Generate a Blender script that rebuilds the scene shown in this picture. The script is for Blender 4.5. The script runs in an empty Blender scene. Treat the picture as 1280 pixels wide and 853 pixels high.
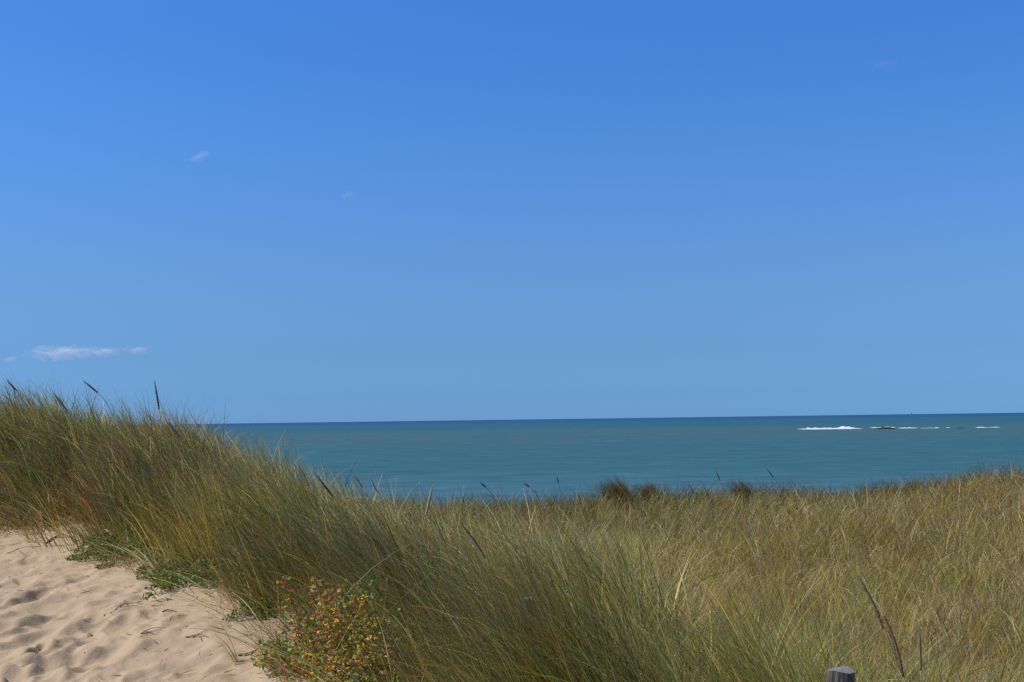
import bpy, bmesh, math, random
import numpy as np
from mathutils import Vector, Matrix, Euler

R = math.radians
rng = np.random.default_rng(7)
random.seed(7)
scene = bpy.context.scene
COL = scene.collection
SEA = -8.0                      # the camera's eye is the origin, the sea lies 8 m below it
F = 1600.0 / 1280.0             # focal length over picture width

# ------------------------------------------------------------------ camera
cam_d = bpy.data.cameras.new('camera')
cam_d.sensor_width = 36.0
cam_d.lens = 36.0 * F
cam_d.clip_start = 0.05
cam_d.clip_end = 120000.0
cam = bpy.data.objects.new('camera', cam_d)
COL.objects.link(cam)
PITCH, ROLL = math.atan((524.6 - 426.5) / 1600.0), 0.0137
RM = Matrix.Rotation(R(90) + PITCH, 3, 'X') @ Matrix.Rotation(-ROLL, 3, 'Z')
cam.matrix_world = RM.to_4x4()
scene.camera = cam


def at(px, py, depth):
    """world point seen at photo pixel (px, py) whose y is depth"""
    d = RM @ Vector(((px - 640) / 1600.0, -(py - 426.5) / 1600.0, -1.0))
    return d * (depth / d.y)


# ------------------------------------------------------------------ helpers
def tag(o, label=None, cat=None, group=None, kind=None):
    if label: o['label'] = label
    if cat: o['category'] = cat
    if group: o['group'] = group
    if kind: o['kind'] = kind
    return o


def empty(name, loc):
    o = bpy.data.objects.new(name, None)
    o.location = loc
    o.empty_display_size = 0.1
    COL.objects.link(o)
    return o


def mesh_obj(name, verts, faces, mat, parent=None, loc=None, smooth=True, colors=None):
    me = bpy.data.meshes.new(name)
    V = np.asarray(verts, dtype=np.float32)
    me.vertices.add(len(V))
    me.vertices.foreach_set('co', V.ravel())
    if isinstance(faces, np.ndarray):
        n, k = faces.shape
        me.loops.add(n * k)
        me.loops.foreach_set('vertex_index', faces.astype(np.int32).ravel())
        me.polygons.add(n)
        me.polygons.foreach_set('loop_start', np.arange(0, n * k, k, dtype=np.int32))
    else:
        tot = sum(len(f) for f in faces)
        me.loops.add(tot)
        me.loops.foreach_set('vertex_index', [i for f in faces for i in f])
        me.polygons.add(len(faces))
        st, s = [], 0
        for f in faces:
            st.append(s); s += len(f)
        me.polygons.foreach_set('loop_start', st)
    me.update(calc_edges=True)
    me.polygons.foreach_set('use_smooth', [smooth] * len(me.polygons))
    if colors is not None:
        a = me.color_attributes.new('col', 'FLOAT_COLOR', 'POINT')
        c = np.ones((len(V), 4), dtype=np.float32)
        c[:, :3] = colors
        a.data.foreach_set('color', c.ravel())
    me.materials.append(mat)
    o = bpy.data.objects.new(name, me)
    if parent: o.parent = parent
    if loc is not None: o.location = loc
    COL.objects.link(o)
    return o


def hash2(ix, iy, seed):
    h = (ix * 374761393 + iy * 668265263 + seed * 974634777) & 0xffffffff
    h = ((h ^ (h >> 13)) * 1274126177) & 0xffffffff
    return ((h ^ (h >> 16)) & 0xffffff) / float(0xffffff)


def vnoise(x, y, seed=0):
    ix = np.floor(x).astype(np.int64); iy = np.floor(y).astype(np.int64)
    fx = x - ix; fy = y - iy
    fx = fx * fx * (3 - 2 * fx); fy = fy * fy * (3 - 2 * fy)
    a = hash2(ix, iy, seed); b = hash2(ix + 1, iy, seed)
    c = hash2(ix, iy + 1, seed); d = hash2(ix + 1, iy + 1, seed)
    return (a * (1 - fx) + b * fx) * (1 - fy) + (c * (1 - fx) + d * fx) * fy


def fbm(x, y, seed=0, octs=4):
    s, a, t = 0.0, 1.0, 0.0
    for k in range(octs):
        s = s + a * vnoise(x * 2 ** k + 17.3 * k, y * 2 ** k - 9.1 * k, seed + k)
        t += a; a *= 0.5
    return s / t


def smooth(x, a, b):
    t = np.clip((x - a) / (b - a), 0, 1)
    return t * t * (3 - 2 * t)


# ------------------------------------------------------------------ terrain
EDGE = np.array([(-14, 22), (-7.6, 15), (-4.8, 12), (-3.3, 10.3), (-1.92, 8.3), (-.93, 6.4), (-0.18, 4.8), (0.55, 3.1), (1.4, 1.4), (2.6, -1.2), (4.5, -6), (7, -14)], float)


def edge_dist(x, y):
    """signed distance from the sand's edge, positive on the grass side"""
    best = np.full(np.shape(x), 1e9); sign = np.ones(np.shape(x))
    for (ax, ay), (bx, by) in zip(EDGE[:-1], EDGE[1:]):
        dx, dy = bx - ax, by - ay
        t = np.clip(((x - ax) * dx + (y - ay) * dy) / (dx * dx + dy * dy), 0, 1)
        qx, qy = x - (ax + t * dx), y - (ay + t * dy)
        d = np.hypot(qx, qy)
        s = np.where(dx * qy - dy * qx > 0, 1.0, -1.0)
        m = d < best
        best = np.where(m, d, best); sign = np.where(m, s, sign)
    return best * sign


PTS = [(-14, 22, -.6), (-7.6, 15, -.75), (-4.8, 12, -.92), (-3.3, 10.3, -1.06), (-1.92, 8.3, -1.15), (-1.1, 6.5, -1.34), (-.25, 4.8, -1.45), (.55, 3.1, -1.52), (1.4, 1.4, -1.55), (2.6, -1.2, -1.6), (4.5, -6, -1.6),
       (-12, 24, -.35), (-6.6, 15.6, -.3), (-4.6, 13.6, -.42), (-3.3, 12.3, -.62), (-2.2, 10.6, -.93), (-1.35, 9.1, -1.1), (-.65, 7.7, -1.17), (.1, 6, -1.24), (1, 4.3, -1.36), (1.9, 2.8, -1.48), (3.2, 0, -1.55),
       (-5, 7, -1.5), (-3, 7, -1.45), (-2.6, 5, -1.5), (-7, 10, -1.3), (-9, 13, -1.1), (-5.6, 9.5, -1.22), (0, 0, -1.6), (-4, 0, -1.6), (-10, 5, -1.5), (-14, 14, -1.1), (-18, 6, -1.5), (-8, -8, -1.6), (0, -10, -1.6),
       (-1.2, 13, -1.57), (0, 10, -1.64), (1.5, 8, -1.66), (3, 6, -1.68), (4.5, 4, -1.68), (6, 2, -1.7), (-3.5, 17, -1.5), (1, 14, -1.78), (5, 10, -1.74), (9, 7, -1.68), (14, 3, -1.7), (3, 18, -1.75), (8, 14, -1.65), (14, 12, -1.6),
       (-2.4, 22, -1.62), (-.55, 22, -1.68), (1.9, 22, -1.52), (3.6, 22, -1.5), (5, 22, -1.56), (6.3, 22, -1.5), (7.7, 22, -1.33), (8.9, 22, -1.24), (12, 22, -1.15), (-5, 22, -1.6), (-8, 22, -1.2), (18, 20, -1.4),
       (-12, 30, -2.6), (-4, 29, -3.2), (2, 29, -3.1), (8, 29, -3.0), (14, 30, -3.0), (20, 30, -3), (-8, 38, -5.4), (0, 38, -5.6), (8, 38, -5.5), (18, 38, -5.5), (-20, 38, -5.2), (10, -8, -1.7), (20, 5, -1.8), (24, 18, -1.6), (-24, 20, -1.2)]
PTS = np.array(PTS, float)
_C = 1.6
_A = np.sqrt(((PTS[:, None, :2] - PTS[None, :, :2]) ** 2).sum(-1) + _C * _C)
_W = np.linalg.solve(_A, PTS[:, 2] + 1.6)

# footprints and scuffs in the loose sand: x, y, half length, half width, turn, depth
NP_ = 1500
_fx = rng.uniform(-9.5, 1.0, NP_ * 3); _fy = rng.uniform(3.0, 15.0, NP_ * 3)
_keep = edge_dist(_fx, _fy) < -0.12
_fx, _fy = _fx[_keep][:NP_], _fy[_keep][:NP_]
_near = np.clip(-edge_dist(_fx, _fy) / 1.2, 0.3, 1.0)
_fl = rng.uniform(.11, .21, len(_fx)); _fw = rng.uniform(.07, .125, len(_fx))
_fr = rng.normal(1.1, .7, len(_fx)); _fd = rng.uniform(.016, .056, len(_fx)) * _near
_sm = rng.random(len(_fx)) < .4
_fl = np.where(_sm, _fl * .5, _fl); _fw = np.where(_sm, _fw * .55, _fw); _fd = np.where(_sm, _fd * .75, _fd)


def ground_z(x, y, detail=False):
    x = np.asarray(x, float); y = np.asarray(y, float)
    shp = x.shape
    X, Y = x.ravel(), y.ravel()
    z = np.full(X.shape, -1.6)
    for (px, py, _), w in zip(PTS, _W):
        z += w * np.sqrt((X - px) ** 2 + (Y - py) ** 2 + _C * _C)
    r = np.hypot(X, Y - 8)
    far = -1.7 + smooth(Y, 18, 62) * -5.6 + smooth(Y, 58, 100) * -6.0 + (fbm(X / 14, Y / 14, 40) - .5) * 1.0 * smooth(-Y, -10, 20)
    k = smooth(r, 24, 40)
    z = np.clip(z, -12, 1.5) * (1 - k) + far * k
    d = edge_dist(X, Y)
    veg = smooth(d, 0, .8) * (1 - k)
    z += veg * (fbm(X * .9, Y * .9, 11, 3) - .5) * .16
    if detail:
        m = (d < .25) & (X > -11) & (X < 2) & (Y > 2) & (Y < 17)
        xs, ys = X[m], Y[m]
        zz = (fbm(xs * 1.3, ys * 1.3, 3, 3) - .5) * .06 + (fbm(xs * 3.6, ys * 3.6, 5, 3) - .5) * .07
        cut = np.zeros_like(xs)
        for i in range(len(_fx)):
            b = np.nonzero((np.abs(xs - _fx[i]) < .6) & (np.abs(ys - _fy[i]) < .6))[0]
            if len(b) == 0: continue
            dx, dy = xs[b] - _fx[i], ys[b] - _fy[i]
            c, s = math.cos(_fr[i]), math.sin(_fr[i])
            u = (dx * c + dy * s) / _fl[i]; v = (-dx * s + dy * c) / _fw[i]
            q = np.sqrt(u * u + v * v) * (1 + .25 * np.sin(3 * np.arctan2(v, u) + i))
            cut[b] += _fd[i] * (-np.exp(-(q ** 4.2)) + .42 * np.exp(-((q - 1.45) ** 2) * 5))
        cut = np.maximum(cut, -.058)
        zz += cut + (fbm(xs * 14, ys * 14, 8, 2) - .5) * .012
        z[m] += zz * smooth(-d[m], -.1, .25)
    return z.reshape(shp)


def build_ground():
    ang = np.concatenate([np.linspace(-math.pi, -.62, 60)[:-1], np.linspace(-.62, .62, 860), np.linspace(.62, math.pi, 60)[1:-1]])
    rad = np.concatenate([np.geomspace(.4, 3.5, 40)[:-1], np.geomspace(3.5, 17, 760)[:-1], np.geomspace(17, 45, 150)[:-1], np.geomspace(45, 300, 80)[:-1], np.geomspace(300, 40000, 30)])
    A, Rr = np.meshgrid(ang, rad)
    X = (Rr * np.sin(A)).ravel(); Y = (Rr * np.cos(A)).ravel()
    Z = ground_z(X, Y, True)
    nA, nR = len(ang), len(rad)
    d = edge_dist(X, Y) + (fbm(X * 2.2, Y * 2.2, 21) - .5) * .7
    veg = smooth(d, .05, .5) * (1 - smooth(Y, 30, 45))
    V = np.concatenate([np.stack([X, Y, Z], 1), [[0, 0, float(ground_z(np.array([0.]), np.array([0.]))[0])]]])
    i = np.arange(nR - 1)[:, None] * nA; j = np.arange(nA)[None, :]; j2 = (j + 1) % nA
    Fq = np.stack([i + j, i + nA + j, i + nA + j2, i + j2], -1).reshape(-1, 4)[:, ::-1]
    faces = Fq
    tri = np.stack([np.full(nA, len(V) - 1), np.arange(nA), (np.arange(nA) + 1) % nA, (np.arange(nA) + 1) % nA], 1)
    colr = np.zeros((len(V), 3), np.float32)
    colr[:-1, 0] = veg
    o = mesh_obj('dune_ground', V, faces, M_SAND, colors=colr)
    tag(o, kind='structure')
    # the small disc under the photographer
    t = mesh_obj('sand_underfoot', V[np.r_[0:nA, len(V) - 1]], [(nA, (k + 1) % nA, k) for k in range(nA)], M_SAND, colors=colr[np.r_[0:nA, len(V) - 1]])
    tag(t, kind='structure')


# ------------------------------------------------------------------ materials
def new_mat(name):
    m = bpy.data.materials.new(name); m.use_nodes = True
    nt = m.node_tree; nt.nodes.clear()
    return m, nt, nt.nodes, nt.links


def node(ns, t, **kw):
    n = ns.new(t)
    for k, v in kw.items():
        if k.startswith('i_'):
            n.inputs[k[2:].replace('_', ' ')].default_value = v
        else:
            setattr(n, k, v)
    return n


def ramp(ns, stops, interp='LINEAR'):
    n = ns.new('ShaderNodeValToRGB')
    e = n.color_ramp.elements
    n.color_ramp.interpolation = interp
    while len(e) > len(stops): e.remove(e[-1])
    while len(e) < len(stops): e.new(0.5)
    for k, (p, c) in enumerate(stops):
        e[k].position = p; e[k].color = (*c, 1) if len(c) == 3 else c
    return n


def mat_sand():
    m, nt, ns, L = new_mat('sand')
    out = ns.new('ShaderNodeOutputMaterial'); b = node(ns, 'ShaderNodeBsdfPrincipled')
    b.inputs['Roughness'].default_value = .95; b.inputs['Specular IOR Level'].default_value = .15
    tc = ns.new('ShaderNodeTexCoord')
    n1 = node(ns, 'ShaderNodeTexNoise', i_Scale=2.2, i_Detail=5.0, i_Roughness=.6)
    n2 = node(ns, 'ShaderNodeTexNoise', i_Scale=420.0, i_Detail=2.0)
    n3 = node(ns, 'ShaderNodeTexNoise', i_Scale=38.0, i_Detail=6.0, i_Roughness=.65)
    for n in (n1, n2, n3): L.new(tc.outputs['Object'], n.inputs['Vector'])
    r1 = ramp(ns, [(.3, (.475, .348, .222)), (.7, (.545, .40, .252))])
    L.new(n1.outputs['Fac'], r1.inputs['Fac'])
    r2 = ramp(ns, [(.3, (.72, .70, .68)), (.52, (1, 1, 1)), (.72, (1.12, 1.12, 1.12))])
    L.new(n2.outputs['Fac'], r2.inputs['Fac'])
    mx = node(ns, 'ShaderNodeMix', data_type='RGBA', blend_type='MULTIPLY'); mx.inputs[0].default_value = .8
    L.new(r1.outputs['Color'], mx.inputs[6]); L.new(r2.outputs['Color'], mx.inputs[7])
    # dead leaf litter between the plants
    at_ = node(ns, 'ShaderNodeAttribute', attribute_name='col')
    sp = ns.new('ShaderNodeSeparateColor'); L.new(at_.outputs['Color'], sp.inputs[0])
    nl = node(ns, 'ShaderNodeTexNoise', i_Scale=26.0, i_Detail=6.0, i_Roughness=.7)
    L.new(tc.outputs['Object'], nl.inputs['Vector'])
    rl = ramp(ns, [(.35, (.10, .075, .04)), (.5, (.19, .145, .075)), (.68, (.30, .23, .13))])
    L.new(nl.outputs['Fac'], rl.inputs['Fac'])
    mul = node(ns, 'ShaderNodeMath', operation='MULTIPLY'); mul.inputs[1].default_value = .85
    L.new(sp.outputs[0], mul.inputs[0])
    m2 = node(ns, 'ShaderNodeMix', data_type='RGBA')
    L.new(mul.outputs[0], m2.inputs[0]); L.new(mx.outputs[2], m2.inputs[6]); L.new(rl.outputs['Color'], m2.inputs[7])
    L.new(m2.outputs[2], b.inputs['Base Color'])
    b1 = node(ns, 'ShaderNodeBump', i_Strength=.5, i_Distance=.012); b2 = node(ns, 'ShaderNodeBump', i_Strength=.35, i_Distance=.003)
    L.new(n3.outputs['Fac'], b1.inputs['Height']); L.new(n2.outputs['Fac'], b2.inputs['Height'])
    L.new(b1.outputs['Normal'], b2.inputs['Normal']); L.new(b2.outputs['Normal'], b.inputs['Normal'])
    L.new(b.outputs[0], out.inputs[0])
    return m


def mat_leafy(name, trans=.3, rough=.45, spec=.3, gain=1.0):
    m, nt, ns, L = new_mat(name)
    out = ns.new('ShaderNodeOutputMaterial'); b = node(ns, 'ShaderNodeBsdfPrincipled')
    b.inputs['Roughness'].default_value = rough; b.inputs['Specular IOR Level'].default_value = spec
    a = node(ns, 'ShaderNodeAttribute', attribute_name='col')
    t = ns.new('ShaderNodeBsdfTranslucent'); mx = ns.new('ShaderNodeMixShader'); mx.inputs[0].default_value = trans
    L.new(a.outputs['Color'], b.inputs['Base Color']); L.new(a.outputs['Color'], t.inputs['Color'])
    L.new(b.outputs[0], mx.inputs[1]); L.new(t.outputs[0], mx.inputs[2]); L.new(mx.outputs[0], out.inputs[0])
    return m


def mat_wood():
    m, nt, ns, L = new_mat('weathered_wood')
    out = ns.new('ShaderNodeOutputMaterial'); b = node(ns, 'ShaderNodeBsdfPrincipled'); b.inputs['Roughness'].default_value = .85
    tc = ns.new('ShaderNodeTexCoord')
    mp = node(ns, 'ShaderNodeMapping'); mp.inputs['Scale'].default_value = (1, 1, .08)
    L.new(tc.outputs['Object'], mp.inputs['Vector'])
    n = node(ns, 'ShaderNodeTexNoise', i_Scale=120.0, i_Detail=5.0, i_Roughness=.7); L.new(mp.outputs[0], n.inputs['Vector'])
    r = ramp(ns, [(.36, (.025, .023, .022)), (.5, (.078, .070, .060)), (.62, (.16, .145, .125)), (.75, (.25, .235, .21))])
    L.new(n.outputs['Fac'], r.inputs['Fac'])
    # end grain rings on top, lighter than the sides
    g = ns.new('ShaderNodeNewGeometry'); sx = ns.new('ShaderNodeSeparateXYZ'); L.new(g.outputs['True Normal'], sx.inputs[0])
    wv = node(ns, 'ShaderNodeTexWave', wave_type='RINGS', rings_direction='Z', i_Scale=60.0, i_Distortion=3.0, i_Detail=2.0)
    L.new(tc.outputs['Object'], wv.inputs['Vector'])
    r2 = ramp(ns, [(0, (.15, .145, .135)), (1, (.30, .29, .27))]); L.new(wv.outputs['Fac'], r2.inputs['Fac'])
    k = node(ns, 'ShaderNodeMath', operation='GREATER_THAN'); k.inputs[1].default_value = .7; L.new(sx.outputs[2], k.inputs[0])
    mx = node(ns, 'ShaderNodeMix', data_type='RGBA'); L.new(k.outputs[0], mx.inputs[0]); L.new(r.outputs[0], mx.inputs[6]); L.new(r2.outputs[0], mx.inputs[7])
    L.new(mx.outputs[2], b.inputs['Base Color'])
    bp = node(ns, 'ShaderNodeBump', i_Strength=.8, i_Distance=.004); L.new(n.outputs['Fac'], bp.inputs['Height']); L.new(bp.outputs[0], b.inputs['Normal'])
    L.new(b.outputs[0], out.inputs[0])
    return m


def mat_plain(name, c1, c2, scale, rough=.8, bump=.0):
    m, nt, ns, L = new_mat(name)
    out = ns.new('ShaderNodeOutputMaterial'); b = node(ns, 'ShaderNodeBsdfPrincipled'); b.inputs['Roughness'].default_value = rough
    tc = ns.new('ShaderNodeTexCoord')
    n = node(ns, 'ShaderNodeTexNoise', i_Scale=scale, i_Detail=5.0, i_Roughness=.65); L.new(tc.outputs['Object'], n.inputs['Vector'])
    r = ramp(ns, [(.35, c1), (.65, c2)]); L.new(n.outputs['Fac'], r.inputs['Fac']); L.new(r.outputs[0], b.inputs['Base Color'])
    if bump:
        bp = node(ns, 'ShaderNodeBump', i_Strength=.8, i_Distance=bump); L.new(n.outputs['Fac'], bp.inputs['Height']); L.new(bp.outputs[0], b.inputs['Normal'])
    L.new(b.outputs[0], out.inputs[0])
    return m


def mat_sea():
    m, nt, ns, L = new_mat('sea_water')
    out = ns.new('ShaderNodeOutputMaterial')
    tc = ns.new('ShaderNodeTexCoord')
    sp = ns.new('ShaderNodeSeparateXYZ'); L.new(tc.outputs['Object'], sp.inputs[0])
    # turbid streaks lying along the shore, their spacing growing with the distance: 8/y as the coordinate
    inv = node(ns, 'ShaderNodeMath', operation='DIVIDE'); inv.inputs[0].default_value = 12800.0; L.new(sp.outputs[1], inv.inputs[1])
    # water depth and turbidity by distance offshore
    wn = node(ns, 'ShaderNodeTexNoise', i_Scale=1.0, i_Detail=4.0)
    mp = node(ns, 'ShaderNodeMapping'); mp.inputs['Scale'].default_value = (.0011, .0006, 1); L.new(tc.outputs['Object'], mp.inputs['Vector']); L.new(mp.outputs[0], wn.inputs['Vector'])
    ad = node(ns, 'ShaderNodeMath', operation='MULTIPLY_ADD'); ad.inputs[1].default_value = .9; L.new(wn.outputs['Fac'], ad.inputs[0])
    dv = node(ns, 'ShaderNodeMath', operation='DIVIDE'); dv.inputs[1].default_value = 100.0; L.new(inv.outputs[0], dv.inputs[0])
    s2 = node(ns, 'ShaderNodeMath', operation='MULTIPLY_ADD'); s2.inputs[1].default_value = .9; s2.inputs[2].default_value = 0.55
    L.new(wn.outputs['Fac'], s2.inputs[0])
    q = node(ns, 'ShaderNodeMath', operation='MULTIPLY'); L.new(dv.outputs[0], q.inputs[0]); L.new(s2.outputs[0], q.inputs[1])
    DEEP = (0.012, 0.082, 0.19); TEAL = (0.022, 0.114, 0.146); MUD = (0.046, 0.126, 0.124); MID = (0.031, 0.128, 0.132); NEAR = (0.052, 0.148, 0.168)
    r = ramp(ns, [(.0, DEEP), (.028, DEEP), (.05, TEAL), (.10, TEAL), (.16, MUD), (.27, MUD), (.36, MID), (.60, MID), (.85, NEAR), (1, NEAR)])
    L.new(q.outputs[0], r.inputs['Fac'])
    # fine mottling by wind
    n2 = node(ns, 'ShaderNodeTexNoise', i_Scale=1.0, i_Detail=6.0, i_Roughness=.6)
    mp2 = node(ns, 'ShaderNodeMapping'); mp2.inputs['Scale'].default_value = (.02, .045, 1); L.new(tc.outputs['Object'], mp2.inputs['Vector']); L.new(mp2.outputs[0], n2.inputs['Vector'])
    r2 = ramp(ns, [(.3, (.84, .88, .90)), (.7, (1.16, 1.1, 1.06))]); L.new(n2.outputs['Fac'], r2.inputs['Fac'])
    mx = node(ns, 'ShaderNodeMix', data_type='RGBA', blend_type='MULTIPLY'); mx.inputs[0].default_value = .8
    L.new(r.outputs[0], mx.inputs[6]); L.new(r2.outputs[0], mx.inputs[7])
    n3 = node(ns, 'ShaderNodeTexNoise', i_Scale=1.0, i_Detail=4.0, i_Roughness=.65)
    mp3 = node(ns, 'ShaderNodeMapping'); mp3.inputs['Scale'].default_value = (.10, .16, 1); L.new(tc.outputs['Object'], mp3.inputs['Vector']); L.new(mp3.outputs[0], n3.inputs['Vector'])
    r3 = ramp(ns, [(.30, (.62, .72, .76)), (.5, (1, 1, 1)), (.64, (1.2, 1.16, 1.12)), (.76, (1.9, 1.7, 1.55))]); L.new(n3.outputs['Fac'], r3.inputs['Fac'])
    mx3 = node(ns, 'ShaderNodeMix', data_type='RGBA', blend_type='MULTIPLY'); mx3.inputs[0].default_value = 1.0
    L.new(mx.outputs[2], mx3.inputs[6]); L.new(r3.outputs[0], mx3.inputs[7]); mx = mx3
    d = ns.new('ShaderNodeBsdfDiffuse'); L.new(mx.outputs[2], d.inputs['Color'])
    g = node(ns, 'ShaderNodeBsdfGlossy', i_Roughness=.35); g.inputs['Color'].default_value = (.8, .9, 1, 1)
    # waves: swell and chop
    hs = None
    for sc_, amp, st in (((.05, .16, 1), .55, 3), ((.35, .9, 1), .16, 4)):
        mpw = node(ns, 'ShaderNodeMapping'); mpw.inputs['Scale'].default_value = sc_; mpw.inputs['Rotation'].default_value = (0, 0, .12)
        L.new(tc.outputs['Object'], mpw.inputs['Vector'])
        nw = node(ns, 'ShaderNodeTexNoise', i_Scale=1.0, i_Detail=float(st)); L.new(mpw.outputs[0], nw.inputs['Vector'])
        bp = node(ns, 'ShaderNodeBump', i_Strength=1.0, i_Distance=amp); L.new(nw.outputs['Fac'], bp.inputs['Height'])
        if hs: L.new(hs.outputs[0], bp.inputs['Normal'])
        hs = bp
    L.new(hs.outputs[0], d.inputs['Normal']); L.new(hs.outputs[0], g.inputs['Normal'])
    ms = ns.new('ShaderNodeMixShader'); ms.inputs[0].default_value = .16
    L.new(d.outputs[0], ms.inputs[1]); L.new(g.outputs[0], ms.inputs[2]); L.new(ms.outputs[0], out.inputs[0])
    return m


def mat_cloud(dens, scale):
    m, nt, ns, L = new_mat('cloud_vapour')
    out = ns.new('ShaderNodeOutputMaterial')
    v = node(ns, 'ShaderNodeVolumePrincipled'); v.inputs['Color'].default_value = (1, 1, 1, 1); v.inputs['Anisotropy'].default_value = .2
    tc = ns.new('ShaderNodeTexCoord')
    n = node(ns, 'ShaderNodeTexNoise', i_Scale=scale, i_Detail=4.0, i_Roughness=.6)
    mp = node(ns, 'ShaderNodeMapping'); mp.inputs['Scale'].default_value = (1.25, .8, .55)
    L.new(tc.outputs['Object'], mp.inputs['Vector']); L.new(mp.outputs[0], n.inputs['Vector'])
    ln = node(ns, 'ShaderNodeVectorMath', operation='LENGTH'); L.new(tc.outputs['Object'], ln.inputs[0])
    # object coordinates are a unit ball: fade to nothing at its rim
    fo = node(ns, 'ShaderNodeMath', operation='SUBTRACT'); fo.inputs[0].default_value = 1.0; L.new(ln.outputs['Value'], fo.inputs[1])
    ad = node(ns, 'ShaderNodeMath', operation='MULTIPLY_ADD'); ad.inputs[1].default_value = .75; ad.inputs[2].default_value = -.72
    L.new(fo.outputs[0], ad.inputs[0])
    n_c = node(ns, 'ShaderNodeMath', operation='MULTIPLY_ADD'); n_c.inputs[1].default_value = 2.6; n_c.inputs[2].default_value = -.80; L.new(n.outputs['Fac'], n_c.inputs[0])
    s = node(ns, 'ShaderNodeMath', operation='ADD'); L.new(n_c.outputs[0], s.inputs[0]); L.new(ad.outputs[0], s.inputs[1])
    k = node(ns, 'ShaderNodeMath', operation='MULTIPLY', use_clamp=False); k.inputs[1].default_value = dens; L.new(s.outputs[0], k.inputs[0])
    mxn = node(ns, 'ShaderNodeMath', operation='MAXIMUM'); mxn.inputs[1].default_value = 0.0; L.new(k.outputs[0], mxn.inputs[0])
    L.new(mxn.outputs[0], v.inputs['Density'])
    L.new(v.outputs[0], out.inputs['Volume'])
    return m


M_SAND = mat_sand()
M_BLADE = mat_leafy('marram_leaf', .45, .40, .4)
M_LEAF = mat_leafy('weed_leaf', .30, .5, .3)
M_DRY = mat_leafy('dry_stalk', .08, .7, .2)
M_WOOD = mat_wood()
M_SEA = mat_sea()
M_FOAM = mat_plain('sea_foam', (.62, .66, .68), (.85, .87, .88), .6, .7)
M_ROCK = mat_plain('wet_rock', (.006, .010, .010), (.025, .03, .026), .8, .6, .2)
M_BEACON = mat_plain('beacon_paint', (.06, .09, .10), (.09, .12, .13), .5)
M_LAMP = mat_plain('lantern_metal', (.10, .12, .12), (.16, .18, .18), 2.0, .4)

build_ground()

# ------------------------------------------------------------------ sea
s = 70000.0
o = mesh_obj('sea', [(-s, 40, SEA), (s, 40, SEA), (s, s, SEA), (-s, s, SEA)], [(0, 1, 2, 3)], M_SEA)
tag(o, kind='structure')


# ------------------------------------------------------------------ grass
def blades(base, L, W, lean0, lean1, az, colb, colt, segs, power=1.3, twist=None):
    """ribbon leaves: base N×3, bend from lean0 to lean0+lean1 off the vertical towards azimuth az (0 = +x)"""
    N = len(L)
    ts = np.linspace(0, 1, segs + 1)
    ca, sa = np.cos(az), np.sin(az)
    phi = rng.uniform(0, math.pi, N) if twist is None else twist
    pos = base.copy()
    V = np.zeros((N, segs + 1, 2, 3), np.float32); C = np.zeros((N, segs + 1, 2, 3), np.float32)
    prev = 0
    wob = rng.normal(0, .05, (N,)); 
    for k, t in enumerate(ts):
        th = lean0 + lean1 * (t ** power)
        if k:
            tm = (t + prev) / 2
            thm = lean0 + lean1 * (tm ** power)
            st = (t - prev) * L
            a2 = az + wob * tm * 4
            pos = pos + np.stack([np.sin(thm) * np.cos(a2) * st, np.sin(thm) * np.sin(a2) * st, np.cos(thm) * st], 1)
        # side vector: horizontal direction phi, made perpendicular to the tangent
        T = np.stack([np.sin(th) * ca, np.sin(th) * sa, np.cos(th)], 1)
        S = np.stack([np.cos(phi), np.sin(phi), np.zeros(N)], 1)
        S = S - (S * T).sum(1, keepdims=True) * T
        S /= np.maximum(np.linalg.norm(S, axis=1, keepdims=True), 1e-3)
        w = (W * (.75 + .25 * min(1, t * 4)) * max(.10, 1 - t ** 2.2) * .5)[:, None]
        V[:, k, 0] = pos - S * w; V[:, k, 1] = pos + S * w
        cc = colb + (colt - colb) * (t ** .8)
        C[:, k, 0] = cc; C[:, k, 1] = cc
        prev = t
    b = (np.arange(N) * (segs + 1) * 2)[:, None]
    k = (np.arange(segs) * 2)[None, :]
    Fc = np.stack([b + k, b + k + 1, b + k + 3, b + k + 2], -1).reshape(-1, 4)
    return V.reshape(-1, 3), Fc, C.reshape(-1, 3)


def join(parts):
    Vs, Fs, Cs, n = [], [], [], 0
    for v, f, c in parts:
        Vs.append(v); Fs.append(f + n); Cs.append(c); n += len(v)
    return np.concatenate(Vs), np.concatenate(Fs), np.concatenate(Cs)


PAL = {
    'green': (.175, .245, .032), 'olive': (.285, .255, .045), 'glaucous': (.250, .285, .135), 'straw': (.580, .450, .180),
    'pale': (.66, .58, .36), 'amber': (.450, .280, .030), 'rust': (.370, .140, .040), 'brown': (.210, .130, .060), 'slate': (.115, .092, .062), 'gold': (.50, .38, .065),
}
PNAMES = list(PAL); PCOL = np.array([PAL[k] for k in PNAMES])


def pick_tuft(weights, n, ci, share=.6):
    """like pick, but most leaves of one tuft share their colour"""
    c = pick(weights, n)
    first = np.zeros(ci.max() + 1, int); first[ci[::-1]] = np.arange(n)[::-1]
    ct = c[first[ci]] * rng.uniform(.85, 1.18, (n, 1))
    bright = rng.uniform(.68, 1.35, ci.max() + 1)[ci][:, None]
    return np.where((rng.random(n) < share)[:, None], ct, c) * bright


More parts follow.
